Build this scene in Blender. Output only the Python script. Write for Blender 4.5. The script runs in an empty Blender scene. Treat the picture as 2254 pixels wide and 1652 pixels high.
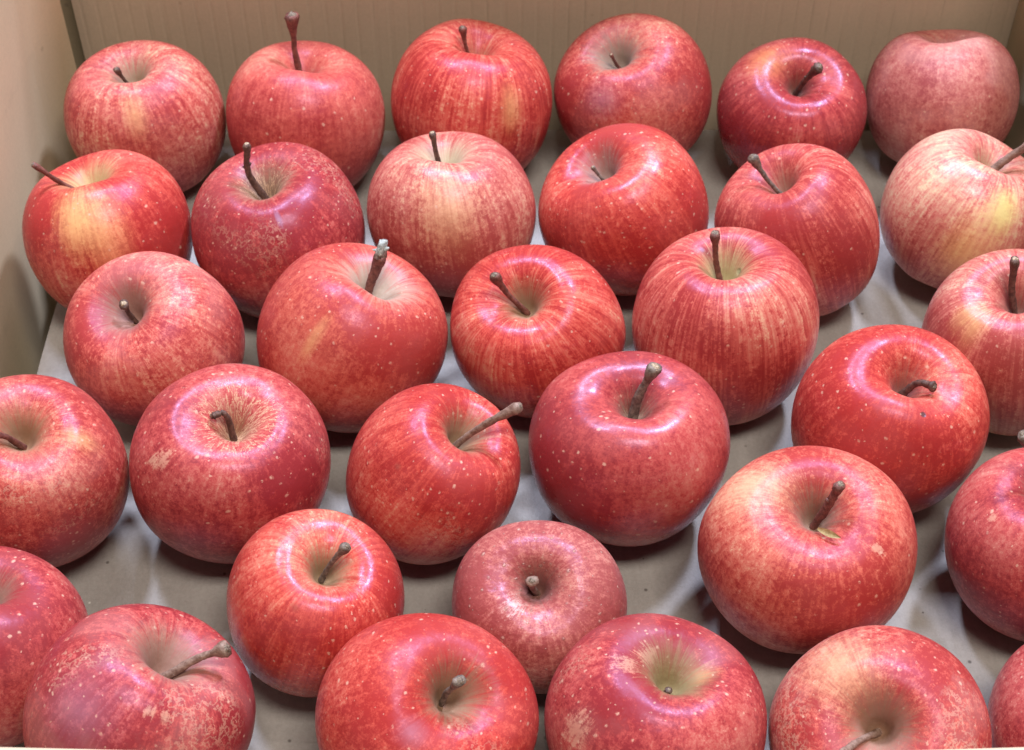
import bpy, math, random
import numpy as np

scene = bpy.context.scene
R = math.radians

# ---------------------------------------------------------------- camera
cam_data = bpy.data.cameras.new("camera")
cam = bpy.data.objects.new("camera", cam_data)
scene.collection.objects.link(cam)
cam.location = (0.0, 0.0, 0.595)
cam.rotation_euler = (R(90.0 - 47.547), 0.0, 0.0)
cam_data.sensor_fit = 'HORIZONTAL'
cam_data.sensor_width = 36.0
cam_data.lens = 3500.0 / 2254.0 * 36.0
cam_data.clip_start = 0.01
cam_data.clip_end = 50.0
cam_data.dof.use_dof = True
cam_data.dof.focus_distance = 0.66
cam_data.dof.aperture_fstop = 22.0
scene.camera = cam

# ---------------------------------------------------------------- world: even light of a lit hall
world = bpy.data.worlds.new("World")
scene.world = world
world.use_nodes = True
bg = world.node_tree.nodes["Background"]
bg.inputs[0].default_value = (1.0, 0.94, 0.88, 1)
bg.inputs[1].default_value = 0.02

# ---------------------------------------------------------------- ceiling lamps
from mathutils import Vector, Matrix
def area_lamp(name, loc, target, axis, length, width, power, col):
    ld = bpy.data.lights.new(name, 'AREA')
    ld.shape = 'RECTANGLE'; ld.size = length; ld.size_y = width
    ld.energy = power; ld.color = col
    o = bpy.data.objects.new(name, ld)
    scene.collection.objects.link(o)
    z = (Vector(loc) - Vector(target)).normalized()
    x = Vector(axis); x = (x - z * x.dot(z)).normalized()
    y = z.cross(x)
    o.matrix_world = Matrix.Translation(loc) @ Matrix((x, y, z)).transposed().to_4x4()
    return o
COOL = (0.72, 0.79, 1.0)
WARM = (1.0, 0.93, 0.83)
MID = (0.0, 0.5, 0.05)
area_lamp("ceiling_tube_lamp", (0.10, 1.58, 1.72), MID, (1, 0, 0), 0.50, 0.14, 24.0, COOL)
area_lamp("ceiling_tube_lamp", (-0.44, 1.22, 1.78), MID, (0, 1, 0), 0.30, 0.14, 29.0, COOL)
area_lamp("ceiling_tube_lamp", (0.64, 1.22, 1.75), MID, (0, 1, 0), 0.30, 0.14, 37.0, COOL)
area_lamp("ceiling_panel_lamp", (0.28, -0.10, 1.95), MID, (1, 0, 0), 0.80, 0.36, 33.0, WARM)

cy = scene.cycles
cy.max_bounces = 5; cy.diffuse_bounces = 2; cy.glossy_bounces = 2; cy.transmission_bounces = 0; cy.volume_bounces = 0
vs = scene.view_settings
vs.view_transform = 'Standard'
vs.look = 'None'
vs.exposure = 0.0
vs.gamma = 1.0
vs.use_curve_mapping = False

# ---------------------------------------------------------------- node helpers
class NT:
    def __init__(self, name):
        self.m = bpy.data.materials.new(name)
        self.m.use_nodes = True
        self.t = self.m.node_tree
        self.b = self.t.nodes["Principled BSDF"]
    def n(self, typ, **kw):
        nd = self.t.nodes.new(typ)
        for k, v in kw.items(): setattr(nd, k, v)
        return nd
    def put(self, sock, v):
        if hasattr(v, 'is_linked') or isinstance(v, bpy.types.NodeSocket):
            self.t.links.new(v, sock)
        else:
            sock.default_value = v
    def math(self, op, a, b=0.0, c=0.0, clamp=False):
        nd = self.n('ShaderNodeMath', operation=op, use_clamp=clamp)
        for i, v in enumerate((a, b, c)): self.put(nd.inputs[i], v)
        return nd.outputs[0]
    def add(self, a, b): return self.math('ADD', a, b)
    def mul(self, a, b): return self.math('MULTIPLY', a, b)
    def vmath(self, op, a, b=(0, 0, 0)):
        nd = self.n('ShaderNodeVectorMath', operation=op)
        self.put(nd.inputs[0], a); self.put(nd.inputs[1], b)
        return nd.outputs['Value'] if op in ('LENGTH', 'DISTANCE', 'DOT_PRODUCT') else nd.outputs[0]
    def step(self, v, a, b, lo=0.0, hi=1.0):
        nd = self.n('ShaderNodeMapRange', interpolation_type='SMOOTHSTEP')
        self.put(nd.inputs['Value'], v)
        self.put(nd.inputs['From Min'], a); self.put(nd.inputs['From Max'], b)
        nd.inputs['To Min'].default_value = lo; nd.inputs['To Max'].default_value = hi
        return nd.outputs[0]
    def lin(self, v, a, b, lo=0.0, hi=1.0):
        nd = self.n('ShaderNodeMapRange')
        self.put(nd.inputs['Value'], v)
        nd.inputs['From Min'].default_value = a; nd.inputs['From Max'].default_value = b
        nd.inputs['To Min'].default_value = lo; nd.inputs['To Max'].default_value = hi
        return nd.outputs[0]
    def noise(self, vec, scale=1.0, detail=3.0, rough=0.55, col=False):
        nd = self.n('ShaderNodeTexNoise')
        self.put(nd.inputs['Vector'], vec)
        nd.inputs['Scale'].default_value = scale
        nd.inputs['Detail'].default_value = detail
        nd.inputs['Roughness'].default_value = rough
        return nd.outputs['Color' if col else 'Fac']
    def voro(self, vec, scale=1.0):
        nd = self.n('ShaderNodeTexVoronoi')
        self.put(nd.inputs['Vector'], vec)
        nd.inputs['Scale'].default_value = scale
        return nd.outputs['Distance'], nd.outputs['Color']
    def mix(self, f, a, b, mode='MIX'):
        nd = self.n('ShaderNodeMix', data_type='RGBA', blend_type=mode)
        self.put(nd.inputs[0], f)
        for s, v in ((nd.inputs[6], a), (nd.inputs[7], b)):
            self.put(s, v if not isinstance(v, tuple) else (v[0], v[1], v[2], 1.0))
        return nd.outputs[2]
    def ramp(self, f, stops):
        nd = self.n('ShaderNodeValToRGB')
        cr = nd.color_ramp
        while len(cr.elements) < len(stops): cr.elements.new(0.5)
        for e, (p, c) in zip(cr.elements, stops):
            e.position = p; e.color = (c[0], c[1], c[2], 1)
        self.put(nd.inputs[0], f)
        return nd.outputs[0]
    def attr(self, name):
        nd = self.n('ShaderNodeAttribute'); nd.attribute_name = name
        return nd.outputs['Vector']
    def obj_coord(self):
        return self.n('ShaderNodeTexCoord').outputs['Object']
    def sep(self, v):
        nd = self.n('ShaderNodeSeparateXYZ'); self.put(nd.inputs[0], v); return nd.outputs
    def bump(self, h, dist, strength=1.0):
        nd = self.n('ShaderNodeBump')
        nd.inputs['Strength'].default_value = strength
        nd.inputs['Distance'].default_value = dist
        self.put(nd.inputs['Height'], h)
        self.put(self.b.inputs['Normal'], nd.outputs[0])
    def done(self, col, rough, spec=0.5):
        self.put(self.b.inputs['Base Color'], col if not isinstance(col, tuple) else (*col, 1))
        self.put(self.b.inputs['Roughness'], rough)
        self.b.inputs['Specular IOR Level'].default_value = spec
        return self.m

def link(o, parent=None):
    scene.collection.objects.link(o)
    if parent is not None: o.parent = parent
    return o

def mesh_obj(name, verts, faces, mat, parent=None, smooth=True):
    me = bpy.data.meshes.new(name)
    me.from_pydata([tuple(v) for v in verts], [], faces)
    me.materials.append(mat)
    if smooth:
        me.polygons.foreach_set('use_smooth', [True] * len(me.polygons))
    me.update()
    return link(bpy.data.objects.new(name, me), parent)

# ---------------------------------------------------------------- cardboard
def cardboard_mat(name, base, fibre=0.06, flute=None):
    g = NT(name)
    oc = g.obj_coord()
    n1 = g.noise(oc, 520, 4, 0.8)
    n2 = g.noise(g.vmath('MULTIPLY', oc, (60, 60, 14)), 1, 4, 0.6)
    n3 = g.noise(oc, 9, 3, 0.5)
    v = g.add(g.mul(g.add(n1, -0.5), 0.5), g.add(g.mul(g.add(n2, -0.5), 0.12), g.mul(g.add(n3, -0.5), 0.30)))
    dark = tuple(c * 0.72 for c in base); lite = tuple(min(1, c * 1.2) for c in base)
    col = g.mix(g.add(v, 0.5), dark, lite)
    sd, sc = g.voro(oc, 85)
    rnd = g.sep(sc)[0]
    speck = g.mul(g.step(sd, 0.16, 0.08), g.step(rnd, 0.86, 0.9))
    col = g.mix(g.mul(speck, 0.22), col, (0.16, 0.10, 0.06))
    sm = g.step(g.noise(g.vmath('MULTIPLY', oc, (25, 25, 60)), 1, 5, 0.75), 0.58, 0.78)
    col = g.mix(g.mul(sm, 0.22), col, tuple(c * 0.55 for c in base))
    if flute:
        x = g.sep(oc)[0]
        ph = g.math('FRACT', g.mul(g.add(x, g.mul(g.add(n3, -0.5), 0.0006)), 1.0 / flute))
        line = g.step(g.math('ABSOLUTE', g.add(ph, -0.5)), 0.09, 0.01)
        wear = g.step(g.noise(g.vmath('MULTIPLY', oc, (110, 1, 22)), 1, 3, 0.6), 0.42, 0.68)
        col = g.mix(g.mul(g.mul(line, wear), 0.22), col, tuple(c * 0.45 for c in base))
    g.bump(g.add(n1, g.mul(n2, 1.5)), 0.0003, 0.35)
    return g.done(col, 0.72, 0.28)

M_board = cardboard_mat("cardboard_brown", (0.64, 0.52, 0.345))
M_back = cardboard_mat("cardboard_fluted", (0.60, 0.465, 0.335), flute=0.0093)
M_cut = cardboard_mat("cardboard_cut_edge", (0.62, 0.48, 0.34))

def liner_mat():
    g = NT("liner_paper")
    oc = g.obj_coord()
    n1 = g.noise(oc, 620, 4, 0.8)
    n2 = g.noise(oc, 26, 5, 0.6)
    n3 = g.noise(g.vmath('MULTIPLY', oc, (240, 60, 60)), 1, 4, 0.7)
    v = g.add(g.mul(g.add(n1, -0.5), 0.75), g.add(g.mul(g.add(n2, -0.5), 0.55), g.mul(g.add(n3, -0.5), 0.45)))
    col = g.mix(g.add(v, 0.5), (0.215, 0.196, 0.180), (0.41, 0.382, 0.356))
    sd, sc = g.voro(oc, 130)
    ch = g.sep(sc)
    speck = g.mul(g.step(sd, g.add(0.07, g.mul(ch[1], 0.1)), 0.05), g.step(ch[0], 0.82, 0.84))
    col = g.mix(g.mul(speck, 0.75), col, (0.05, 0.035, 0.03))
    sd2, sc2 = g.voro(oc, 95)
    ch2 = g.sep(sc2)
    speck2 = g.mul(g.step(sd2, 0.09, 0.04), g.step(ch2[0], 0.95, 0.96))
    col = g.mix(g.mul(speck2, 0.7), col, (0.75, 0.72, 0.66))
    scuff = g.step(g.noise(g.vmath('MULTIPLY', oc, (30, 120, 60)), 1, 5, 0.7), 0.60, 0.74)
    col = g.mix(g.mul(scuff, 0.30), col, (0.15, 0.125, 0.10))
    g.bump(n1, 0.0004, 0.5)
    return g.done(col, g.lin(n2, 0.3, 0.7, 0.42, 0.58), 0.5)
M_liner = liner_mat()

def panel(name, corners_fn, nx, ny, thick, mat, parent):
    """A board: a grid of points fn(u,v)->(p, outward normal) with a thickness behind it."""
    V = []; Fc = []
    for side in (0, 1):
        for j in range(ny + 1):
            for i in range(nx + 1):
                p, nrm = corners_fn(i / nx, j / ny)
                q = np.array(p) - np.array(nrm) * thick * side
                V.append(q)
    W = nx + 1; N = W * (ny + 1)
    for j in range(ny):
        for i in range(nx):
            a = j * W + i
            Fc.append((a, a + 1, a + W + 1, a + W))
            Fc.append((N + a, N + a + W, N + a + W + 1, N + a + 1))
    for i in range(nx):
        Fc.append((i + 1, i, N + i, N + i + 1))
        a = ny * W + i
        Fc.append((a, a + 1, N + a + 1, N + a))
    for j in range(ny):
        a = j * W
        Fc.append((a, a + W, N + a + W, N + a))
        a = j * W + nx
        Fc.append((a + W, a, N + a, N + a + W))
    return mesh_obj(name, V, Fc, mat, parent, smooth=False)

XL, XR, YB, YF = -0.2625, 0.2885, 0.768, 0.268
ZB, HW, HF = -0.090, 0.212, 0.1215
box = bpy.data.objects.new("cardboard_box", None)
link(box)
box["label"] = "open brown corrugated cardboard box holding all the red apples"
box["category"] = "box"

def back_fn(u, v):
    x = -0.2508 + u * (XR + 0.006 + 0.2508); z = ZB + v * (HW - ZB)
    ph = (x / 0.0093) % 1.0
    y = YB + 0.0016 * math.sin(2.2 * u * math.pi) * v - (0.00012 if abs(ph - 0.5) > 0.1 else -0.00012)
    return (x, y, z), (0, -1, 0)
panel("back_wall", back_fn, 360, 6, 0.006, M_back, box)
def outer_fn(u, v):
    return (XL - 0.02 + u * (XR - XL + 0.04), YB + 0.016, ZB + v * (HW - ZB)), (0, -1, 0)
panel("outer_back_wall", outer_fn, 2, 2, 0.005, M_board, box)
def outer_left_fn(u, v):
    return (XL - 0.012, YF + u * (YB + 0.0155 - YF), ZB + v * (HW - ZB)), (1, 0, 0)
panel("outer_left_wall", outer_left_fn, 2, 2, 0.005, M_board, box)
def left_fn(u, v):
    y = YF - 0.004 + u * (YB - 0.022 - YF + 0.004); z = ZB + v * (HW - ZB)
    k = max(0.0, (y - (YB - 0.060)) / 0.038)
    x = XL + 0.0125 * min(k, 1.0) ** 1.7 - 0.0012 * math.sin(u * math.pi) * v
    return (x, y, z), (1, 0, 0)
panel("left_wall", left_fn, 70, 8, 0.006, M_board, box)
def right_fn(u, v):
    y = YF - 0.004 + u * (YB - YF + 0.0035); z = ZB + v * (HW - ZB)
    return (XR + 0.001 * math.sin(u * 3.1) * v, y, z), (-1, 0, 0)
panel("right_wall", right_fn, 40, 8, 0.006, M_board, box)
def front_fn(u, v):
    x = XL - 0.006 + u * (XR - XL + 0.012); z = ZB + v * (HF - ZB)
    y = YF - 0.0045 * math.sin(u * math.pi) ** 2 * v - 0.0012 * (1 - u) * v
    z += -0.0018 * v * math.sin(u * math.pi) ** 2
    return (x, y, z), (0, 1, 0)
panel("front_wall", front_fn, 60, 6, 0.006, M_cut, box)
def bottom_fn(u, v):
    return (XL + u * (XR - XL), YF - 0.004 + v * (YB - YF + 0.004), ZB - 0.001), (0, 0, 1)
panel("bottom_panel", bottom_fn, 2, 2, 0.005, M_board, box)

# liner sheet under the fruit, a little smaller than the box
LX0, LX1, LY0, LY1 = -0.2415, 0.2835, 0.2775, 0.7415
def liner_fn(u, v):
    x = LX0 + u * (LX1 - LX0); y = LY0 + v * (LY1 - LY0)
    z = 0.0005 * math.sin(x * 43 + 1.3) + 0.0004 * math.sin(y * 57 + x * 21) - 0.0012
    z += 0.0002 * math.sin(x * 140 + math.sin(y * 31) * 1.4)
    for (cx_, cy_, an_, am_) in ((0.10, 0.40, 1.45, .0006), (-0.10, 0.36, 1.7, .0005), (0.19, 0.37, 0.12, .0006), (0.02, 0.52, 0.3, .0004), (-0.2, 0.45, .9, .0004)):
        dd = abs((x - cx_) * math.sin(an_) - (y - cy_) * math.cos(an_))
        z += am_ * max(0.0, 1 - dd / 0.012)
    return (x, y, z), (0, 0, 1)
liner = panel("liner_sheet", liner_fn, 130, 110, 0.004, M_liner, None)
liner["label"] = "flat grey brown paper liner sheet lying under all the apples"
liner["category"] = "liner sheet"

# ---------------------------------------------------------------- apples: shape
PX = np.array([0.0,0.018,0.042,0.075,0.118,0.170,0.235,0.310,0.390,0.455,0.490,0.500,0.492,0.465,0.418,0.355,0.290,0.230,0.170,0.115,0.06,0.025,0.0])
PZ = np.array([0.235,0.238,0.262,0.322,0.376,0.412,0.425,0.408,0.345,0.245,0.130,0.035,-0.075,-0.185,-0.288,-0.372,-0.418,-0.437,-0.430,-0.405,-0.365,-0.345,-0.34])
def catmull(P, n):
    t = np.linspace(0, len(P) - 1 - 1e-9, n); i = t.astype(int); f = t - i
    g = lambda k: P[np.clip(k, 0, len(P) - 1)]
    a, b, c, d = g(i - 1), g(i), g(i + 1), g(i + 2)
    return .5 * ((2 * b) + (-a + c) * f + (2 * a - 5 * b + 4 * c - d) * f * f + (-a + 3 * b - 3 * c + d) * f ** 3)
def apple_shape(seed, q, nu, nv):
    rg = np.random.RandomState(seed)
    r = np.abs(catmull(PX, nv)); z = catmull(PZ, nv)
    r[0] = r[-1] = 0
    ph = np.linspace(0, 2 * np.pi, nu, endpoint=False)
    s = np.linspace(0, 1, nv)
    am = rg.uniform(.006, .018, 4); pp = rg.uniform(0, 6.28, 8)
    Rr = r[:, None] * (1 + am[0] * np.cos(2 * ph + pp[0]) + .8 * am[1] * np.cos(3 * ph + pp[1]) + .5 * am[2] * np.cos(5 * ph + pp[2]) * (.4 + s[:, None]))
    lipw = np.exp(-(((r - .2) / .12) ** 2)) * (z > 0)
    lip = .016 * (np.cos(ph + pp[4]) * rg.uniform(.3, 1.3) + np.cos(2 * ph + pp[5]) * rg.uniform(.2, .9) + .5 * np.cos(3 * ph + pp[6]))
    botw = np.exp(-(((r - .2) / .12) ** 2)) * (z < 0)
    Z = z[:, None] + lipw[:, None] * lip[None, :] + botw[:, None] * .012 * np.cos(5 * ph + pp[7])[None, :]
    sk = rg.uniform(-.05, .05)
    X = Rr * np.cos(ph) + sk * Z * 0.6; Y = Rr * np.sin(ph)
    return np.stack([X, Y, Z * q], -1), ph, s
def axis_frame(a, spin):
    a = np.array(a); a = a / np.linalg.norm(a)
    h = np.array([0, 1., 0]) if abs(a[1]) < .9 else np.array([1., 0, 0])
    x = np.cross(h, a); x /= np.linalg.norm(x); y = np.cross(a, x)
    c, s = np.cos(spin), np.sin(spin)
    return np.stack([c * x + s * y, -s * x + c * y, a], 1)

# ---------------------------------------------------------------- apples: skin
PAL = {  # ground, blush, red, deep red
    'red':     ((0.703,0.472,0.290), (0.646,0.242,0.170), (0.532,0.101,0.078), (0.342,0.038,0.035)),
    'bright':  ((0.703,0.413,0.239), (0.655,0.195,0.132), (0.560,0.080,0.058), (0.380,0.032,0.028)),
    'crimson': ((0.627,0.378,0.265), (0.551,0.171,0.136), (0.456,0.073,0.066), (0.275,0.028,0.032)),
    'pale':    ((0.665,0.507,0.315), (0.646,0.342,0.233), (0.541,0.159,0.123), (0.380,0.068,0.058)),
    'orange':  ((0.703,0.472,0.277), (0.655,0.230,0.154), (0.560,0.113,0.078), (0.380,0.042,0.035)),
    'dusty':   ((0.627,0.472,0.353), (0.589,0.295,0.227), (0.484,0.153,0.126), (0.323,0.068,0.063)),
}
SPOT = {  # colour, opacity, hardness of edge (0 soft .. 1 hard), edge wobble, stretch along the meridian
    'Y': ((.80,.50,.20), .70, .0, .30, .45), 'y': ((.78,.48,.20), .48, .0, .30, .55), 'g': ((.66,.58,.20), .92, .2, .3, .3), 'o': ((.62,.24,.06), .6, .0, .3, 0),
    'd': ((.05,.03,.03), .9, .6, .2, 0), 'b': ((.30,.07,.05), .6, .1, .5, 0), 'w': ((.70,.60,.55), .5, .1, 1.2, .5),
    'p': ((.36,.17,.24), .5, .0, .3, 0), 't': ((.62,.36,.25), .55, .35, 1.3, .2), 'c': ((.78,.48,.27), .60, .0, .4, .3),
    'u': ((.30,.17,.26), .6, .4, .4, .7), 'l': ((.80,.46,.20), .50, .0, .25, .80),
}
def apple_mat(idx, P, spots):
    g = NT("apple_skin")
    seed = idx * 7.31
    skin = g.attr('skin'); loc = g.attr('loc')
    patch = g.sep(g.attr('patch'))          # slow variation carried by the mesh: blush, bloom, russet areas
    n_big, n_dust, n_area = patch[0], patch[1], patch[2]
    off = (seed, seed * 1.7, -seed)
    v = g.sep(skin)[2]
    sv = lambda a, b: g.vmath('ADD', g.vmath('MULTIPLY', skin, (a, a, b)), off)
    lo = g.vmath('ADD', loc, off)
    n_mot = g.noise(lo, 25, 4, .90)
    wav = g.mul(n_mot, 1.1)
    n_str = g.noise(g.vmath('ADD', sv(7.5, 4.0), wav), 1, 2, .62)
    n_fin = g.noise(g.vmath('ADD', sv(27, 9.0), wav), 1, 2, .6)
    st = P.get('streak', .6)
    b = g.add(P.get('red', .62) + .07, g.mul(g.add(n_big, -.5), .9))
    b = g.add(b, g.mul(g.add(n_str, -.5), 1.15 * st))
    b = g.add(b, g.mul(g.add(n_fin, -.5), 1.25 * st))
    b = g.add(b, g.mul(g.add(n_mot, -.5), (P.get('mottle', .7) * .8 + .5) * 1.8))
    b = g.add(b, g.mul(g.step(v, .66, .86), -P.get('pale_end', .30)))   # paler skin at the calyx end
    c0, c1, c2, c3 = PAL[P.get('pal', 'red')]
    col = g.ramp(b, [(0.0, c0), (0.30, c1), (0.66, c2), (1.0, c3)])
    hole = None
    for (sx, sy, sz, sr), ty in zip(spots, P.get('spots', '')):
        cc, op, hard, wob, el = SPOT[ty]
        dl = g.vmath('SUBTRACT', loc, (sx, sy, sz))
        if el:
            p = np.array([sx, sy, sz]); t = np.cross(np.cross((0, 0, 1.), p), p); t /= np.linalg.norm(t)
            nd = g.n('ShaderNodeVectorMath', operation='SCALE')
            nd.inputs[0].default_value = tuple(t)
            g.put(nd.inputs['Scale'], g.mul(g.vmath('DOT_PRODUCT', dl, tuple(t)), el))
            dl = g.vmath('SUBTRACT', dl, nd.outputs[0])
        d = g.vmath('LENGTH', dl)
        d = g.add(d, g.mul(g.add(g.mul(n_fin, .8), g.add(g.mul(n_mot, 1.2), -1.0)), 2.2 * wob * sr))
        m = g.step(d, sr * 1.15, sr * (1.1 * hard - .15))
        col = g.mix(g.mul(m, op), col, cc)
        if ty == 'd':
            hole = g.step(g.vmath('DISTANCE', loc, (sx, sy, sz)), sr, sr * .4)
    # lenticels: pale corky dots of uneven size
    ld, lc = g.voro(g.vmath('ADD', lo, g.mul(n_mot, .035)), P.get('lsc', 26))
    lch = g.sep(lc)
    den = min(.95, P.get('lent', .5) * 1.15 + .08)
    rad = g.add(.10, g.mul(g.math('POWER', lch[1], 3.0), .26))
    keep = g.step(lch[0], 1 - den, 1 - den + .02)
    lm = g.mul(g.mul(g.step(ld, rad, g.mul(rad, .30)), keep), g.step(v, .07, .20))
    if P.get('raised'):
        ring = g.mul(g.step(ld, g.mul(rad, 1.5), g.mul(rad, .9)), keep)
        col = g.mix(g.mul(ring, .45), col, (.25, .10, .08))
    col = g.mix(g.mul(lm, .72), col, P.get('lcol', (.68, .42, .30)))
    # russet: net of fine cracks and stray flecks
    ru = P.get('russet', .15)
    rum = 0.0
    if ru > .2:
        n_rus = g.noise(g.vmath('ADD', lo, (4.1, 0, 0)), 16, 3, .70)
        rid = g.math('ABSOLUTE', g.add(n_rus, -.5))
        area = g.step(n_area, .76 - .30 * ru, .92 - .26 * ru)
        net = g.mul(g.step(rid, .05, .010), area)
        fl = g.mul(g.step(n_rus, .70 - .05 * ru, .75 - .05 * ru), min(1, ru * 1.4))
        rum = g.math('MAXIMUM', g.mul(net, min(1, .35 + ru * .6)), fl)
        col = g.mix(g.mul(rum, .55), col, (.66, .40, .27))
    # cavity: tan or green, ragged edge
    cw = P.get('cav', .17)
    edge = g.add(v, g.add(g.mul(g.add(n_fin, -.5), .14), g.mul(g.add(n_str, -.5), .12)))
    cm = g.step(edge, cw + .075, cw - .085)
    cc = tuple(x * P.get('cavk', .66) for x in P.get('cavcol', (.46, .34, .19)))  # cavity's own colour, scaled darker to paint in the shade of the hollow
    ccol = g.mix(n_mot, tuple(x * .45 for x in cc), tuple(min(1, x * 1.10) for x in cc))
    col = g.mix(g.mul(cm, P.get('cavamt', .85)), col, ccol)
    rr = P.get('rays', 0)
    if rr:
        ray = g.math('ABSOLUTE', g.add(g.add(g.noise(sv(6, 10), 1, 3, .65), g.mul(n_mot, .30)), -.65))
        wd = g.mul(g.add(.36 * rr + .02, g.mul(v, -1.0)), .20)
        rm = g.step(ray, wd, g.mul(wd, .75))
        rm = g.mul(rm, g.step(v, .36 * rr + .02, .28 * rr))
        col = g.mix(g.mul(rm, .82), col, (.66, .41, .26))
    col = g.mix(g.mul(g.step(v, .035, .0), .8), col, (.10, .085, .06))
    # bloom: thin pale waxy film rubbed off in patches
    dust = g.mul(g.step(g.add(n_dust, g.mul(g.add(n_mot, -.5), .5)), .42, .75), P.get('dust', .15))
    col = g.mix(g.mul(dust, .30), col, (.64, .36, .32))
    rgh = g.add(P.get('rough', .33) + .03, g.add(g.mul(g.add(n_mot, -.5), .45), g.mul(dust, .25)))
    rgh = g.add(rgh, g.mul(g.math('MAXIMUM', g.math('MAXIMUM', lm, rum), cm), .2))
    h = g.noise(lo, 22, 2, .5)
    if P.get('raised'): h = g.add(h, g.mul(lm, .9))
    if hole is not None: h = g.add(h, g.mul(hole, -6.0))
    g.bump(h, .0008, .22 if not P.get('raised') else .45)
    g.b.inputs['Coat Weight'].default_value = max(0.0, P.get('coat', .12) - .15) * .4
    g.b.inputs['Coat Roughness'].default_value = P.get('coatr', .16) + .08
    g.b.inputs['Specular Tint'].default_value = (.66, .60, 1.0, 1)   # waxy bloom: lilac sheen
    return g.done(col, rgh, .33)

def value_noise(p, seed, octaves=3):
    rg = np.random.RandomState(seed); out = np.zeros(len(p)); amp = 1.0; tot = 0
    for o in range(octaves):
        L = rg.rand(32, 32, 32)
        q = p * 2 ** o + 11.0; i = np.floor(q).astype(int); f = q - i; f = f * f * (3 - 2 * f)
        acc = 0
        for dx in (0, 1):
            for dy in (0, 1):
                for dz in (0, 1):
                    w = np.abs(1 - dx - f[:, 0]) * np.abs(1 - dy - f[:, 1]) * np.abs(1 - dz - f[:, 2])
                    acc = acc + w * L[(i[:, 0] + dx) % 32, (i[:, 1] + dy) % 32, (i[:, 2] + dz) % 32]
        out += acc * amp; tot += amp; amp *= .5
    return np.clip((out / tot - .5) * 1.25 + .5, 0, 1)

# ---------------------------------------------------------------- stems
def stem_mat(name, a, b, sc=1.0):
    g = NT(name)
    oc = g.obj_coord()
    n = g.noise(oc, 420 * sc, 5, .7); n2 = g.noise(oc, 1500, 3, .7)
    col = g.mix(g.step(n, .35, .68), a, b)
    col = g.mix(g.mul(g.step(n2, .60, .72), .35), col, (.42, .34, .28))
    g.bump(g.add(n, g.mul(n2, .5)), .0006, .6)
    return g.done(col, .55, .4)
STEMS = {
    'dark': stem_mat("stem_dark", (.055, .026, .020), (.15, .075, .055)),
    'red': stem_mat("stem_reddish", (.10, .030, .024), (.24, .085, .065)),
    'grey': stem_mat("stem_greyish", (.085, .060, .048), (.24, .185, .15)),
    'tan': stem_mat("stem_tan", (.16, .09, .065), (.33, .22, .17)),
}
M_tip = stem_mat("stem_cut_wood", (.20, .13, .08), (.62, .48, .32), 3.5)
M_tipd = stem_mat("stem_cut_dark", (.07, .045, .035), (.34, .26, .18), 3.5)
M_bract = stem_mat("bract_dry", (.30, .21, .09), (.48, .37, .17))
M_spur = stem_mat("spur_bark", (.20, .21, .19), (.50, .53, .49), 1.5)

def tube(pts, rads, sides, seed, wob=.12, cap=True):
    rg = np.random.RandomState(seed)
    pts = np.array(pts); n = len(pts)
    tang = np.gradient(pts, axis=0); tang /= np.linalg.norm(tang, axis=1)[:, None]
    up = np.array([1., .2, 0]); V = []; F = []
    pp = rg.uniform(0, 6.28, 3)
    for k in range(n):
        x = np.cross(tang[k], up); x /= np.linalg.norm(x); y = np.cross(tang[k], x)
        for j in range(sides):
            a = 2 * np.pi * j / sides
            rr = rads[k] * (1 + wob * np.cos(2 * a + pp[0] + k * .35) + wob * .9 * rg.uniform(-1, 1))
            V.append(pts[k] + rr * (np.cos(a) * x + np.sin(a) * y))
    for k in range(n - 1):
        for j in range(sides):
            a = k * sides + j; b = k * sides + (j + 1) % sides
            F.append((a, b, b + sides, a + sides))
    F.append(tuple(range(sides))[::-1])
    F.append(tuple((n - 1) * sides + j for j in range(sides)))
    return V, F, tang, pts

def curve_pts(ctrl, n):
    c = np.array(ctrl, float)
    if len(c) == 2:
        d = c[1] - c[0]
        side = np.cross(d, (0.3, 1, 0.2)); side /= np.linalg.norm(side) + 1e-9
        c = np.array([c[0], c[0] + d * .5 + side * np.linalg.norm(d) * .045, c[1]])
    # quadratic-ish: Catmull through the controls
    return np.stack([catmull_open(c[:, k], n) for k in range(3)], 1)
def catmull_open(P, n):
    P = np.concatenate([[2 * P[0] - P[1]], P, [2 * P[-1] - P[-2]]])
    t = np.linspace(1, len(P) - 2 - 1e-9, n); i = t.astype(int); f = t - i
    a, b, c, d = P[i - 1], P[i], P[i + 1], P[np.clip(i + 2, 0, len(P) - 1)]
    return .5 * ((2 * b) + (-a + c) * f + (2 * a - 5 * b + 4 * c - d) * f * f + (-a + 3 * b - 3 * c + d) * f ** 3)

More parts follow.
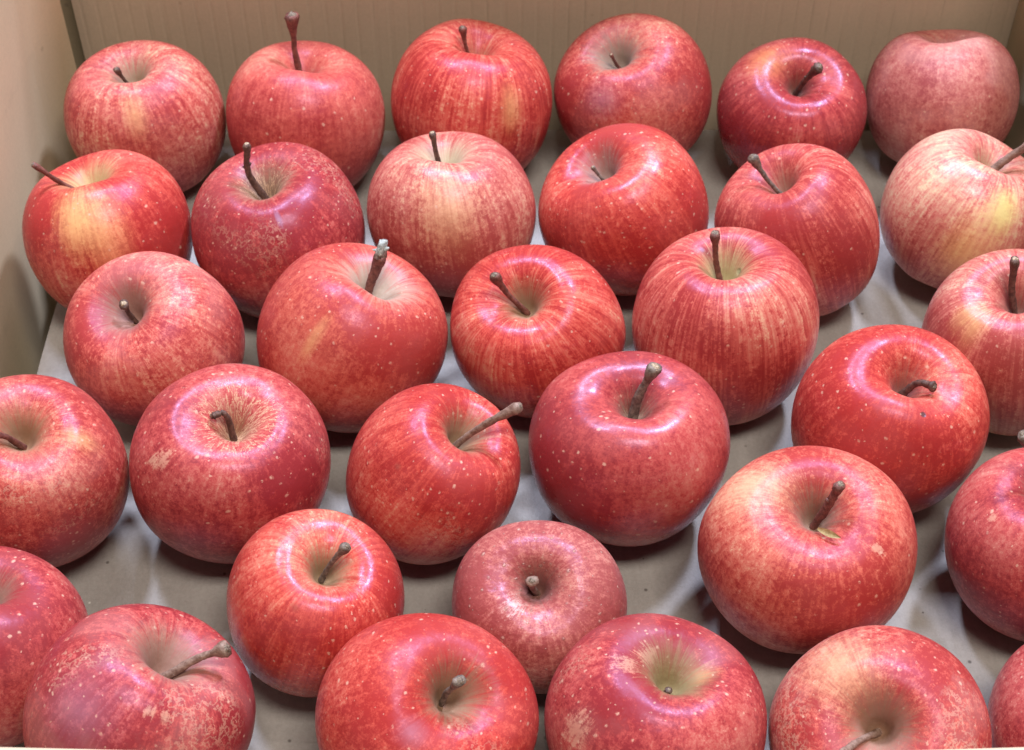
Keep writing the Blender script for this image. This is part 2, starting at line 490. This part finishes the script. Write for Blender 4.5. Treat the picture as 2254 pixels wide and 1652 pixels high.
def build_stem(stem, kind, seed, parent, tipmat, stub=False):
    ctrl, r0, r1 = stem
    r0 *= .92; r1 *= .96
    c = [list(p) for p in ctrl]
    first = np.array(c[0]); d0 = np.array(c[1]) - first
    c[0] = list(first - d0 / np.linalg.norm(d0) * .003)
    n = 22
    pts = curve_pts(c, n)
    t = np.linspace(0, 1, n)
    rad = r0 * (1.0 + .30 * np.exp(-t * 12)) + (r1 - r0) * np.clip((t - .70) / .24, 0, 1) ** 1.5
    rad *= 1 + .07 * np.random.RandomState(seed).uniform(-1, 1, n)
    rg = np.random.RandomState(seed + 2)
    kink = np.cumsum(rg.normal(0, 1, (n, 3)), 0); kink -= np.outer(t, kink[-1]); pts = pts + kink * r0 * .045
    rad[-1] *= .80
    V, F, tang, P = tube(pts, rad, 12, seed)
    s = mesh_obj("stem", V, F, STEMS[kind], parent)
    # broken end: ragged pale disc with a rim
    rg = np.random.RandomState(seed + 5)
    e = P[-1]; tg = tang[-1]
    x = np.cross(tg, (1., .2, 0)); x /= np.linalg.norm(x); y = np.cross(tg, x)
    V = [e + tg * rad[-1] * .22]; F = []
    m = 12
    for ring, (rf, hf) in enumerate(((.30, .26), (.62, .16), (.86, -.12))):
        for j in range(m):
            a = 2 * np.pi * j / m
            V.append(e + (np.cos(a) * x + np.sin(a) * y) * rad[-1] * rf * rg.uniform(.78, 1.12) + tg * rad[-1] * (hf + rg.uniform(-.22, .22) * (ring < 2)))
    for j in range(m): F.append((0, 1 + j, 1 + (j + 1) % m))
    for k in range(2):
        for j in range(m):
            a = 1 + k * m + j; b = 1 + k * m + (j + 1) % m
            F.append((a, a + m, b + m, b))
    mesh_obj("stem_tip", V, F, tipmat, s)
    return s, P, rad, tang

# name, centre, diameter, height ratio, axis tilt, depth ratio, lift, stem (points, shaft radius, knob radius), spots
TABLE = [
    ('A1', [-0.2029, 0.7, 0.0395], 0.08565, 0.99, [-0.091, 0.0], 1.0, 0, ([[-0.0022, 0.0, 0.0594], [-0.0092, -0.0044, 0.0775]], 0.00097, 0.00195), [[0.075, -0.379, 0.335, 0.099]]),
    ('A2', [-0.1144, 0.6981, 0.0408], 0.08648, 0.99, [0.048, 0.195], 1.0, 0, ([[0.0009, 0.0044, 0.0604], [-0.0023, 0.0126, 0.1017]], 0.00181, 0.00398), []),
    ('A3', [-0.0226, 0.7101, 0.0432], 0.09022, 0.99, [0.139, 0.196], 1.0, 0, ([[0.0025, 0.0039, 0.0637], [-0.0043, 0.0067, 0.0893]], 0.00122, 0.0022), [[-0.095, 0.462, 0.194, 0.093]]),
    ('A4', [0.0681, 0.7177, 0.0434], 0.08665, 0.99, [-0.395, -0.154], 1.0, 0, ([[-0.0072, -0.0031, 0.062], [-0.0143, -0.0068, 0.0758]], 0.00099, 0.00105), [[0.272, -0.242, 0.373, 0.171]]),
    ('A5', [0.1549, 0.7044, 0.0402], 0.08134, 0.99, [-0.005, -0.335], 1.0, 0, ([[-0.0002, -0.006, 0.0582], [0.0079, -0.0161, 0.0844]], 0.00168, 0.00313), [[-0.106, 0.235, 0.414, 0.187]]),
    ('A6', [0.2407, 0.7163, 0.0416], 0.08332, 0.99, [-0.005, 0.457], 1.0, 0, None, []),
    ('B1', [-0.2074, 0.6053, 0.0408], 0.08476, 0.99, [-0.207, 0.192], 1.0, 0, ([[-0.0035, 0.004, 0.0598], [-0.0282, -0.0013, 0.0882]], 0.00123, 0.0019), [[0.259, 0.297, 0.337, 0.168], [0.178, 0.415, 0.245, 0.189]]),
    ('B2', [-0.1189, 0.6049, 0.0417], 0.08869, 0.99, [-0.153, -0.03], 1.0, 0, ([[-0.0031, -0.0006, 0.0621], [-0.0112, 0.0009, 0.0801], [-0.0111, 0.0044, 0.0968]], 0.00178, 0.00211), [[0.286, -0.165, 0.396, 0.02]]),
    ('B3', [-0.0314, 0.6185, 0.0427], 0.08699, 0.99, [-0.108, 0.272], 1.0, 0, ([[-0.0024, 0.0048, 0.0622], [-0.0088, 0.0111, 0.0875]], 0.00137, 0.00217), [[-0.376, -0.268, 0.245, 0.245]]),
    ('B4', [0.0587, 0.6192, 0.0439], 0.08633, 0.99, [-0.514, 0.002], 1.0, 0, ([[-0.0091, 0.0, 0.0617], [-0.0182, -0.001, 0.0746]], 0.00092, 0.00114), []),
    ('B5', [0.1468, 0.6031, 0.0442], 0.08185, 1.103, [-0.426, 0.107], 0.98, 0, ([[-0.0082, 0.0021, 0.0637], [-0.0283, 0.0066, 0.0884]], 0.00135, 0.0028), []),
    ('B6', [0.2343, 0.6218, 0.0411], 0.08294, 0.99, [0.353, 0.139], 1.0, 0, ([[0.0065, 0.0025, 0.0591], [0.0185, 0.0039, 0.0751], [0.0271, 0.002, 0.0855]], 0.00239, 0.00342), [[0.047, -0.426, 0.292, 0.131], [-0.052, -0.495, 0.011, 0.214]]),
    ('C1', [-0.1714, 0.5287, 0.0413], 0.08408, 0.99, [-0.255, -0.28], 1.0, 0, ([[-0.0047, -0.0052, 0.0595], [-0.0081, -0.009, 0.0759]], 0.00115, 0.00273), []),
    ('C2', [-0.077, 0.5275, 0.0444], 0.08839, 1.002, [0.408, 0.157], 1.0, 0, ([[0.0082, 0.003, 0.0633], [0.0168, 0.0091, 0.0905]], 0.00231, 0.00346), [[0.308, 0.347, 0.196, 0.047]]),
    ('C3', [0.0118, 0.5337, 0.0418], 0.08359, 0.99, [-0.212, -0.32], 0.95, 0, ([[-0.004, -0.0051, 0.0601], [-0.0201, -0.0093, 0.0895]], 0.00145, 0.0028), []),
    ('C4', [0.1018, 0.5336, 0.046], 0.08907, 1.103, [-0.105, 0.087], 0.95, 0, ([[-0.0018, 0.0021, 0.069], [-0.0084, 0.0085, 0.0994]], 0.00146, 0.00272), [[-0.04, 0.16, 0.44, 0.015], [0.09, -0.008, 0.359, 0.022]]),
    ('C5', [0.239, 0.5226, 0.0457], 0.08563, 1.12, [-0.206, -0.096], 0.93, 0, ([[-0.0043, -0.0024, 0.0677], [-0.0116, 0.0015, 0.1]], 0.00164, 0.00247), [[0.048, 0.28, 0.456, 0.086], [-0.044, 0.316, 0.443, 0.1]]),
    ('D1', [-0.2135, 0.4449, 0.0436], 0.08322, 1.101, [0.114, -0.131], 1.0, 0, ([[0.0022, -0.0029, 0.0649], [-0.0011, -0.0084, 0.079], [-0.005, -0.0149, 0.0887]], 0.00142, 0.00209), [[-0.213, 0.198, 0.457, 0.082]]),
    ('D2', [-0.1258, 0.4501, 0.0434], 0.0873, 1.035, [0.212, -0.109], 1.0, 0, ([[0.0045, -0.0024, 0.064], [0.0029, -0.0016, 0.0796], [-0.0032, -0.0035, 0.0806]], 0.00146, 0.00165), [[-0.04, -0.402, 0.348, 0.049], [-0.089, -0.428, 0.305, 0.027]]),
    ('D3', [-0.0356, 0.4463, 0.0412], 0.07499, 1.12, [0.545, 0.015], 1.0, 0, ([[0.0093, 0.0001, 0.0586], [0.0392, -0.0011, 0.0888]], 0.00173, 0.0026), [[-0.435, 0.092, 0.277, 0.028]]),
    ('D4', [0.0523, 0.4593, 0.0435], 0.09166, 0.938, [0.047, -0.019], 0.92, 0.004, ([[0.0011, -0.0004, 0.0636], [0.0092, 0.0031, 0.0952]], 0.00214, 0.0037), []),
    ('D5', [0.1717, 0.4748, 0.044], 0.08758, 1.029, [0.084, -0.146], 0.93, 0.001, ([[0.0018, -0.0027, 0.0649], [0.0069, -0.0057, 0.0772], [0.0123, -0.0113, 0.0805]], 0.00178, 0.00267), [[0.22, 0.129, 0.443, 0.018]]),
    ('E1', [-0.2152, 0.3554, 0.0422], 0.08428, 0.99, [0.275, 0.274], 0.93, 0, None, []),
    ('E2', [-0.0827, 0.3777, 0.0403], 0.07389, 1.12, [0.273, -0.094], 1.0, 0, ([[0.0051, -0.0019, 0.059], [0.0172, -0.0015, 0.0832]], 0.00126, 0.00217), [[-0.308, 0.099, 0.45, 0.032]]),
    ('E3', [0.0113, 0.3789, 0.0369], 0.07451, 0.99, [-0.057, -0.325], 0.93, 0, ([[-0.0009, -0.005, 0.0533], [-0.0033, -0.0082, 0.0674]], 0.00164, 0.00265), [[0.109, 0.122, 0.417, 0.064]]),
    ('E4', [0.126, 0.4029, 0.0432], 0.09284, 0.948, [-0.025, -0.107], 0.92, 0.002, ([[-0.0005, -0.0024, 0.0638], [0.003, -0.004, 0.0795], [0.0061, -0.0038, 0.0937]], 0.00183, 0.00283), [[-0.153, -0.279, 0.379, 0.226], [0.249, 0.217, 0.376, 0.028]]),
    ('E5', [0.2286, 0.4085, 0.0392], 0.08195, 1.004, [-0.059, 0.15], 1.0, 0, ([[-0.0016, 0.0027, 0.0583], [-0.01, 0.0091, 0.0814], [-0.0199, 0.0128, 0.099]], 0.00167, 0.00279), [[-0.367, -0.076, 0.373, 0.024]]),
    ('F1', [-0.1456, 0.3213, 0.0466], 0.08656, 0.99, [0.527, 0.287], 0.94, 0.003, ([[0.009, 0.0048, 0.0638], [0.0253, 0.0077, 0.0749], [0.038, 0.008, 0.082]], 0.00172, 0.0036), [[-0.185, 0.42, 0.245, 0.243], [-0.334, 0.11, 0.369, 0.028], [-0.305, 0.178, 0.371, 0.026]]),
    ('F2', [-0.0342, 0.32, 0.0455], 0.0853, 0.99, [0.414, -0.241], 0.93, 0.003, ([[0.0076, -0.0039, 0.0633], [0.0153, -0.0086, 0.0885]], 0.00117, 0.00284), [[0.258, 0.117, 0.401, 0.1]]),
    ('F3', [0.0554, 0.319, 0.0439], 0.08578, 0.99, [0.194, 0.089], 0.93, 0.003, None, [[0.054, 0.104, 0.37, 0.086], [-0.143, -0.044, 0.387, 0.053], [-0.137, -0.18, 0.416, 0.061], [-0.052, -0.462, 0.194, 0.081]]),
    ('F4', [0.1433, 0.314, 0.0426], 0.0847, 0.99, [-0.247, -0.44], 1.0, 0, ([[-0.0043, -0.0077, 0.0602], [-0.0247, -0.0279, 0.0792]], 0.00139, 0.0018), [[0.102, 0.307, 0.397, 0.23]]),
    ('F5', [0.2275, 0.3199, 0.0367], 0.07814, 0.99, [0.02, 0.133], 1.0, 0, None, []),
]

LOOK = {
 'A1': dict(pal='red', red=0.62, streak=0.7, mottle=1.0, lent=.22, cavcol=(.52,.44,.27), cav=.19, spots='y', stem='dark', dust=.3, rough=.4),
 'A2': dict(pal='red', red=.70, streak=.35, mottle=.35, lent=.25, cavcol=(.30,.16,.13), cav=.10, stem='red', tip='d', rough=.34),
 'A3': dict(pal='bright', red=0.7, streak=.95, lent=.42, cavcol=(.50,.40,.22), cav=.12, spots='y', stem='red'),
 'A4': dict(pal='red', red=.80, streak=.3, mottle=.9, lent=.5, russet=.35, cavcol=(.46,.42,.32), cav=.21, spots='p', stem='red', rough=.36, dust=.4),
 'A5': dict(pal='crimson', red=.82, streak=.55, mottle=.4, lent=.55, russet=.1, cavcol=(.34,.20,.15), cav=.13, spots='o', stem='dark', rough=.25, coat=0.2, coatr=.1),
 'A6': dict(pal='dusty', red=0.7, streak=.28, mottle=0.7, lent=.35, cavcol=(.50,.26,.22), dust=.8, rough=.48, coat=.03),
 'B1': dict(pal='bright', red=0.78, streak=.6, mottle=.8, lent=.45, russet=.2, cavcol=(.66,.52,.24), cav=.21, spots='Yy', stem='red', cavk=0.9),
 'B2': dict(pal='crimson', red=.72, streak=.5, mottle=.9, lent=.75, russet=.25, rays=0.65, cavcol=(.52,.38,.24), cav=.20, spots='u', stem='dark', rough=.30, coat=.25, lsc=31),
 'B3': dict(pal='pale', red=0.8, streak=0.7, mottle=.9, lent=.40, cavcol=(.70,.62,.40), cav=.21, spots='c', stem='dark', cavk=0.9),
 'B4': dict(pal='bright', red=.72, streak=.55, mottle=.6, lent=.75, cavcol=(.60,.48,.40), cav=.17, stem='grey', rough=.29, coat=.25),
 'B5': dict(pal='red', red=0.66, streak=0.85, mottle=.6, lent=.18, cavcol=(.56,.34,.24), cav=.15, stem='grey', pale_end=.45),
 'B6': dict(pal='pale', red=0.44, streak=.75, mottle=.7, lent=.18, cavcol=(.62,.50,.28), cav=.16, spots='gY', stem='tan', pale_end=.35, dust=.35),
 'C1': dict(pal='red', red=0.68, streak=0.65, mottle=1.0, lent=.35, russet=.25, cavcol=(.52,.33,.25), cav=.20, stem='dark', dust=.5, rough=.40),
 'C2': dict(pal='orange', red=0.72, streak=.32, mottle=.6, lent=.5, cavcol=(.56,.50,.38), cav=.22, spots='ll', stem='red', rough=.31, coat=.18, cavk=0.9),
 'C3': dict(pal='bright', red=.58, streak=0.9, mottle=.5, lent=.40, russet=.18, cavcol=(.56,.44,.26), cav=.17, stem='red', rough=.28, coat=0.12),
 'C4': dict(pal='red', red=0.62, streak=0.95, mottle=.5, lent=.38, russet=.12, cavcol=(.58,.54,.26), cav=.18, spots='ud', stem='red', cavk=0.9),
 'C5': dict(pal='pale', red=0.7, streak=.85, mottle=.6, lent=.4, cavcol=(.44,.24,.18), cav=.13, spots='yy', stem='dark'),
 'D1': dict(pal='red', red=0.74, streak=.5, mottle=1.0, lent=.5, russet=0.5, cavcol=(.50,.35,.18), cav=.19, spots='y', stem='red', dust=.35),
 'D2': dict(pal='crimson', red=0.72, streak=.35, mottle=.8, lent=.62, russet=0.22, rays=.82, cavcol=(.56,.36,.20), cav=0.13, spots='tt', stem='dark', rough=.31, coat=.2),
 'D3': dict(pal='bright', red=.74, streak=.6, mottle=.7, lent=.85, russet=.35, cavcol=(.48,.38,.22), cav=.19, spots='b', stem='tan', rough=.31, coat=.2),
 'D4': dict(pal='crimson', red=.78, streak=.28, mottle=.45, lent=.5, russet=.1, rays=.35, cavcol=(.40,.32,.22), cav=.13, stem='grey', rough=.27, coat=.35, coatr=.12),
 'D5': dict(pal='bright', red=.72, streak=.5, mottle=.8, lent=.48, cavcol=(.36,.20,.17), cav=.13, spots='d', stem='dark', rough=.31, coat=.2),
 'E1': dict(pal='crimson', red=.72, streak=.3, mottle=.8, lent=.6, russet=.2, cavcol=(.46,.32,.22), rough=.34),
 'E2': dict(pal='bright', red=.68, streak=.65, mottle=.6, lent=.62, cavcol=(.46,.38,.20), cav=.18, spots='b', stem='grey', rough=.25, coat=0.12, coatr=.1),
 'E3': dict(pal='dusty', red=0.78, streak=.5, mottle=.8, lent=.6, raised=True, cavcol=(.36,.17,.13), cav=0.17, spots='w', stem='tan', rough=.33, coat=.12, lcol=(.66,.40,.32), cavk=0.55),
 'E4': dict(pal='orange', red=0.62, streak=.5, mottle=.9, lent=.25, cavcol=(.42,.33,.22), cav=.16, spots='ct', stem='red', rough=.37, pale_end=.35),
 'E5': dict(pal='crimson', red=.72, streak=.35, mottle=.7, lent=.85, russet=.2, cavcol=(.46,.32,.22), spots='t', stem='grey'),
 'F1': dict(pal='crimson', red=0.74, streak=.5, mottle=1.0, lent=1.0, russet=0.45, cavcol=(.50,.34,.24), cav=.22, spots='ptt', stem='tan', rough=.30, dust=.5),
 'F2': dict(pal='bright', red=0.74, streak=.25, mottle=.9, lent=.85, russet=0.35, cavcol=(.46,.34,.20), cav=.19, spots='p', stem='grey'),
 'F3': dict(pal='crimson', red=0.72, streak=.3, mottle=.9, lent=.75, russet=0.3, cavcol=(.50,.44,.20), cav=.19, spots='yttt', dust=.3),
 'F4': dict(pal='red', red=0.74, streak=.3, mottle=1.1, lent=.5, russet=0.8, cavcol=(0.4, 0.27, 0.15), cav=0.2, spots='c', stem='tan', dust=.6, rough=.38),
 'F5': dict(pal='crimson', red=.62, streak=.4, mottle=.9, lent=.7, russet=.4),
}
LABEL = {
 'A1': "striped red apple in the back left corner of the box",
 'A2': "red apple with the tallest upright stem, against the back wall",
 'A3': "striped apple against the back wall, short stem leaning left, deep cavity",
 'A4': "dark red apple against the back wall with a thin short red stem",
 'A5': "glossy dark red apple by the back wall, stem leaning right",
 'A6': "dull pinkish apple in the back right corner, no stem showing",
 'B1': "red apple with yellow patch touching the left wall, stem pointing left",
 'B2': "crimson apple, second row from back, tan rays around long bent stem",
 'B3': "pale tan streaked apple, second row from back, upright brown stem",
 'B4': "bright red apple, second row from back, white dots and tiny stem",
 'B5': "red striped apple, second row from back, stem leaning left, pale underside",
 'B6': "pale apple with large yellow green patch, cut by the right edge",
 'C1': "mottled red apple with short stem, between yellow patched and ray marked apples",
 'C2': "large orange red apple whose stem ends in a grey twig spur",
 'C3': "finely striped red apple at the centre, long stem leaning left",
 'C4': "large streaked apple right of centre with greenish cavity and upright stem",
 'C5': "red apple with small yellow flecks and straight stem at right edge",
 'D1': "mottled red apple with tan flecks cut by the left edge",
 'D2': "crimson apple with tan star shaped russet around a hooked stem",
 'D3': "dark red dotted apple with long stem leaning far to the right",
 'D4': "large glossy dark crimson apple in the middle, thick grey stem",
 'D5': "bright red apple with a dark pinhole and a hooked stem",
 'E1': "dark crimson apple in the lower left, mostly outside the frame",
 'E2': "small glossy red apple in the lower middle with thin dark stem",
 'E3': "small brownish pink apple with raised dots and a short stub",
 'E4': "large pale orange red apple with reddish stem and dry yellow bract",
 'E5': "dark red dotted apple cut by the right edge, below the middle",
 'F1': "purplish crimson apple in the front row, thick knobbed stem leaning right",
 'F2': "red speckled apple in the front row with a round knobbed stem",
 'F3': "crimson apple in the front row with greenish cavity and no stem",
 'F4': "tan netted russet apple in the front row, stem at picture bottom",
 'F5': "crimson apple in the front right corner, mostly outside the frame",
}

BR0 = [-0.0018, -0.013, 0.0764]
BR1 = [0.0063, -0.0191, 0.0785]
NU, NV = 120, 96
for i, (nm, ctr, dia, q, ax, fy, lift, stem, spots) in enumerate(TABLE):
    P = LOOK[nm]
    root = bpy.data.objects.new("apple", None)
    link(root)
    root.location = (ctr[0], ctr[1], 0.0)
    root.empty_display_size = 0.02
    root["label"] = LABEL[nm]; root["category"] = "apple"
    root["group"] = "apples lying in the cardboard box"
    V, ph, s = apple_shape(100 + i, q, NU, NV)
    M = axis_frame((ax[0], ax[1], 1.0), i * 1.7)
    V = V * (1 + .030 * (value_noise(V.reshape(-1, 3) * 2.1, 500 + i, 2) - .5).reshape(V.shape[0], V.shape[1], 1))
    W = (V.reshape(-1, 3) * dia) @ M.T
    W[:, 1] *= fy
    W[:, 2] += ctr[2]
    F = []
    for j in range(NV - 1):
        for k in range(NU):
            a = j * NU + k; b = j * NU + (k + 1) % NU
            F.append((a, a + NU, b + NU, b))
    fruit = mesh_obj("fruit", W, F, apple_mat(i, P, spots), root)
    me = fruit.data
    at = me.attributes.new('skin', 'FLOAT_VECTOR', 'POINT')
    sk = np.stack([np.tile(np.cos(ph), NV), np.tile(np.sin(ph), NV), np.repeat(s, NU)], 1)
    at.data.foreach_set('vector', sk.astype(np.float32).ravel())
    at2 = me.attributes.new('loc', 'FLOAT_VECTOR', 'POINT')
    at2.data.foreach_set('vector', V.reshape(-1, 3).astype(np.float32).ravel())
    vl = V.reshape(-1, 3)
    at3 = me.attributes.new('patch', 'FLOAT_VECTOR', 'POINT')
    at3.data.foreach_set('vector', np.stack([value_noise(vl * k_, 31 * i + j_) for j_, k_ in enumerate((2.4, 4.5, 3.2))], 1).astype(np.float32).ravel())
    pit = M @ (V[0].mean(0) * dia); pit[1] *= fy; pit[2] += ctr[2]
    axis = M[:, 2]
    if stem is None and nm in ('F3', 'A6', 'E1', 'F5'):
        # stem snapped off deep in the cavity
        e = pit + axis * .0035 + M[:, 0] * .0006
        stem = ([list(pit), list(e)], .0014, .0017)
        P = dict(P, stem='dark')
    st, sp, rad, tg = build_stem(stem, P.get('stem', 'dark'), 40 + i, root, M_tip if nm in ('A4', 'B2', 'B3', 'B4', 'C5', 'D4', 'C1') else M_tipd)
    rg = np.random.RandomState(900 + i)
    if nm in ('B2', 'E4', 'A5'):
        # bud scars along the stem
        for f_, sgn in ((.62, 1), (.70, -1)):
            k = int(f_ * 21); x = np.cross(tg[k], (0, 1, 0.1)); x /= np.linalg.norm(x)
            a = sp[k] + x * sgn * rad[k] * .5; b_ = a + x * sgn * rad[k] * .9 + tg[k] * .0006
            Vv, Ff, *_ = tube([a, (a + b_) / 2, b_], [rad[k] * .75, rad[k] * .6, rad[k] * .2], 8, 70 + i)
            mesh_obj("bud_scar", Vv, Ff, STEMS[P['stem']], st)
    if nm == 'C2':
        # grey spur torn off with the stem
        e = sp[-1]
        from_ = e - tg[-1] * .0015
        d_ = np.array([.0016, .003, .0072]); d_ = d_
        Vv, Ff, *_ = tube([from_, from_ + d_ * .45, from_ + d_ * .8, from_ + d_ * 1.1], [.0030, .0026, .0024, .0017], 10, 5, .22)
        mesh_obj("spur", Vv, Ff, M_spur, st)
        for dx, dz in ((-.0042, .001), (.0036, .0022)):
            a = from_ + d_ * .45; b_ = a + np.array([dx, -.0006, dz])
            Vv, Ff, *_ = tube([a, (a + b_) / 2, b_], [.0016, .0012, .0003], 7, 8, .2)
            mesh_obj("bud_scale", Vv, Ff, M_spur, st)
        Vv, Ff, *_ = tube([from_ + d_ * .35 + np.array([-.0004, -.0024, .0002]), from_ + d_ * .35 + np.array([-.0006, -.0036, .0006])], [.0012, .0009], 8, 9, .1)
        mesh_obj("bud_scar", Vv, Ff, M_tipd, st)
    if nm == 'E4':
        # dry bract lying at the mouth of the cavity
        b0 = np.array(BR0); L = np.array(BR1) - b0; N = np.array([0, -.75, .66]); Wd = np.cross(L, N); Wd /= np.linalg.norm(Wd)
        Vv = []; Ff = []
        for k in range(9):
            t = k / 8; w = .0013 * math.sin(math.pi * min(1, .12 + t * .88)) + .0001
            c_ = b0 + L * t + N * .0012 * math.sin(t * 3.1)
            for u_ in (-1, -.4, .4, 1):
                Vv.append(c_ + Wd * w * u_ + N * .0005 * (u_ * u_))
            for u_ in (-1, -.4, .4, 1):
                Vv.append(c_ + Wd * w * u_ + N * (.0005 * (u_ * u_) - .0003))
        for k in range(8):
            for o in (0, 4):
                for u_ in range(3):
                    a = k * 8 + o + u_
                    Ff.append((a, a + 1, a + 9, a + 8))
        mesh_obj("bract", Vv, Ff, M_bract, root)
